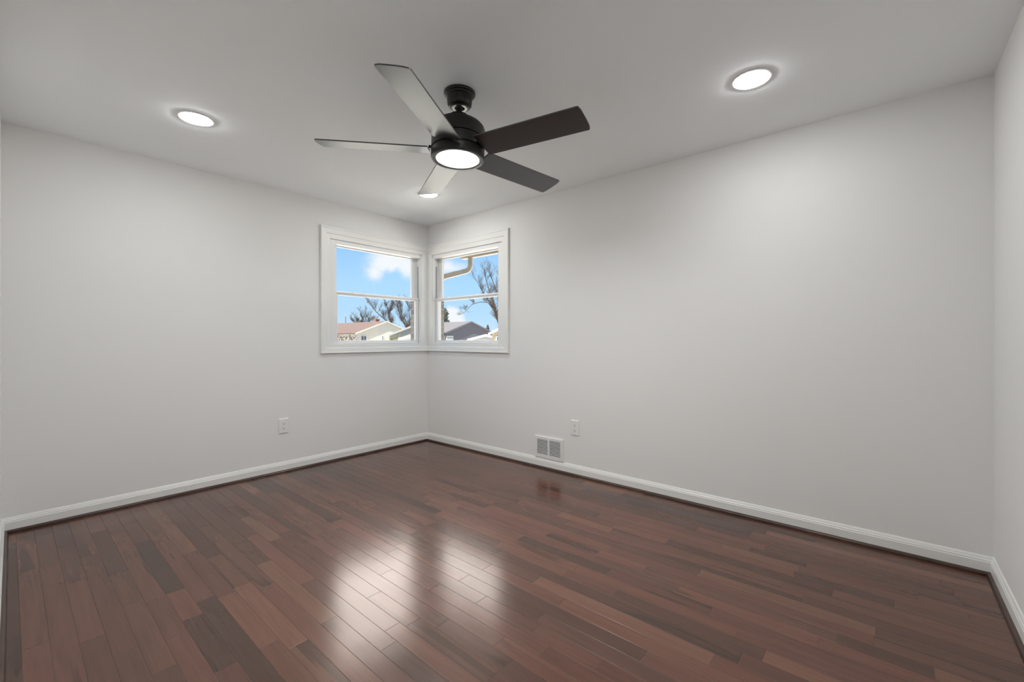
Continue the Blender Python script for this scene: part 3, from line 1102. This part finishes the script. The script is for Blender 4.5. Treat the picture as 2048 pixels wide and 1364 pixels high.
# big tree at the right edge of the right window
tree('bare_tree', 'large bare tree behind the tan house at the right window edge', 'tree', (30.25, 26.35, GZ),
     [([(0, 0, 0), (0, 0, 2.0), (0.0, 0, 3.05)], 0.26, 0.20),
      ([(0.0, 0, 3.05), (-0.35, 0.3, 4.2), (-0.95, 0.6, 5.4), (-1.75, 0.8, 6.6), (-2.35, 0.9, 7.7)], 0.13, 0.035),
      ([(0.0, 0, 3.05), (-0.30, -0.3, 4.3), (-0.75, -0.5, 5.8), (-1.15, -0.6, 7.0), (-1.45, -0.7, 8.1)], 0.12, 0.035),
      ([(0.0, 0, 3.05), (0.15, -0.4, 4.4), (-0.15, -0.7, 5.9), (-0.55, -0.9, 7.3), (-1.0, -1.0, 8.4)], 0.12, 0.03),
      ([(0.0, 0, 3.05), (0.5, 0.2, 4.5), (0.4, 0.3, 6.2), (0.15, 0.4, 7.6)], 0.13, 0.03),
      ([(-0.42, -0.3, 4.55), (-1.2, -0.5, 5.5), (-2.0, -0.6, 5.55), (-2.8, -0.7, 5.3), (-3.4, -0.7, 4.7)], 0.06, 0.02)],
     3, 0.011, 0.26, levels=3, n_side=3)
# two trees behind the cream house
tree('bare_tree', 'bare tree rising behind the apex of the cream house', 'tree', (47.7, 71.9, GZ),
     [([(0, 0, 0), (0, 0, 3.0), (0.0, 0, 4.6)], 0.34, 0.28),
      ([(0.0, 0, 4.6), (-0.5, 0.3, 6.4), (-0.9, 0.4, 8.1), (-1.4, 0.5, 9.0)], 0.17, 0.05),
      ([(0.0, 0, 4.6), (-1.6, -0.4, 6.0), (-3.0, -0.6, 7.3), (-4.0, -0.7, 8.6)], 0.14, 0.05),
      ([(-0.6, 0.3, 6.6), (0.0, 0.6, 8.4), (0.3, 0.9, 9.2)], 0.10, 0.04)],
     7, 0.020, 0.34, levels=3, n_side=5)
tree('bare_tree', 'bare leaning tree beside the corner edge of the left window', 'tree', (48.6, 67.6, GZ),
     [([(0, 0, 0), (0.1, 0, 2.6), (0.0, 0, 3.7)], 0.32, 0.26),
      ([(0.0, 0, 3.7), (-1.2, 0.3, 5.4), (-2.0, 0.4, 7.4), (-2.2, 0.5, 8.4)], 0.17, 0.05),
      ([(0.0, 0, 3.7), (-0.9, -0.4, 5.2), (-1.2, -0.6, 7.6), (-1.3, -0.7, 8.7)], 0.15, 0.05),
      ([(0.0, 0, 3.7), (0.5, -0.4, 5.6), (0.3, -0.6, 7.6)], 0.13, 0.05)],
     19, 0.019, 0.32, levels=3, n_side=5)
tree('bare_tree', 'small fan shaped bare tree above the brown roof', 'tree', (47.6, 82.4, GZ),
     [([(0, 0, 0), (0, 0, 2.6), (0, 0, 3.9)], 0.26, 0.2)] +
     [([(0, 0, 3.9), (s * 0.5, 0.2, 4.9 + 0.2 * (1 - abs(s))), (s * 1.0, 0.3, 5.3 + 1.6 * (1 - abs(s) / 2.4))], 0.10, 0.04) for s in (-2.2, -1.4, -0.5, 0.4, 1.2, 1.9)],
     23, 0.026, 0.26, levels=3, n_side=4)


def shrub(name, label, cat, base, w_, h_, seed, mat, n=60, depth=1.0, r=0.02):
    rnd = random.Random(seed)
    B = Vector(base)
    mb = MB()
    for i in range(n):
        s = rnd.uniform(-0.5, 0.5)
        p = B + Vector((0.651, -0.759, 0)) * (s * w_) + Vector((0.759, 0.651, 0)) * rnd.uniform(-depth / 2, depth / 2)
        hh = h_ * rnd.uniform(0.75, 1.0)
        pts, rad = [p], [r * 1.3]
        for k in range(1, 6):
            pts.append(p + Vector((rnd.uniform(-1, 1) * 0.16 * w_ / 3, rnd.uniform(-1, 1) * 0.12, hh * k / 5)))
            rad.append(r * (1.2 - 0.14 * k))
        mb.tube(pts, rad, 3)
        for k in range(7):
            t = rnd.randint(1, 5)
            a = pts[t]
            mb.tube([a, a + Vector((rnd.uniform(-1, 1) * 0.35, rnd.uniform(-1, 1) * 0.35, rnd.uniform(-0.15, 0.35)))], [r * 0.8, r * 0.4], 3)
    return tag(mb.build(name, mat), label, cat)


shrub('bare_shrub', 'low bare reddish shrubs at the left window lower left', 'shrub', (22.4, 43.1, GZ), 2.5, 2.15, 5, M_SHRUB, 90)
shrub('hedge', 'yellowish green hedge in front of the grey garage', 'hedge', (25.0, 37.1, GZ), 1.2, 2.05, 8, M_HEDGE, 60, 0.5)


def conifer(label, base, h_, r_, seed, mat):
    rnd = random.Random(seed)
    root = empty('conifer', base)
    tag(root, label, 'tree')
    B = Vector(base)
    mb = MB()
    mb.tube([B, B + Vector((0, 0, h_ * 0.97))], [r_ * 0.09, 0.02], 6)
    mb.build('trunk', M_BARK, root)
    mb = MB()
    lv = 22
    for k in range(lv):
        z = h_ * (0.12 + 0.86 * k / lv)
        rr = r_ * (1 - k / lv) ** 0.75 * rnd.uniform(0.8, 1.15)
        for j in range(11):
            a = rnd.uniform(0, 2 * math.pi)
            L = rr * rnd.uniform(0.6, 1.15)
            d_ = Vector((math.cos(a), math.sin(a), 0))
            p0 = B + Vector((0, 0, z))
            p1 = p0 + d_ * (L * 0.55) + Vector((0, 0, -0.06 * L))
            p2 = p0 + d_ * L + Vector((0, 0, 0.16 * L))
            mb.tube([p0, p1, p2], [0.05 * r_, 0.11 * r_, 0.015 * r_], 5)
    mb.build('foliage', mat, root)
    return root


conifer('dark conifer at the left edge of the right window', (45.6, 52.9, GZ), 7.3, 2.1, 2, M_CONIFER)
conifer('small brownish conifer between the charcoal and tan houses', (51.1, 48.1, GZ), 4.4, 1.1, 4, M_SHRUB)
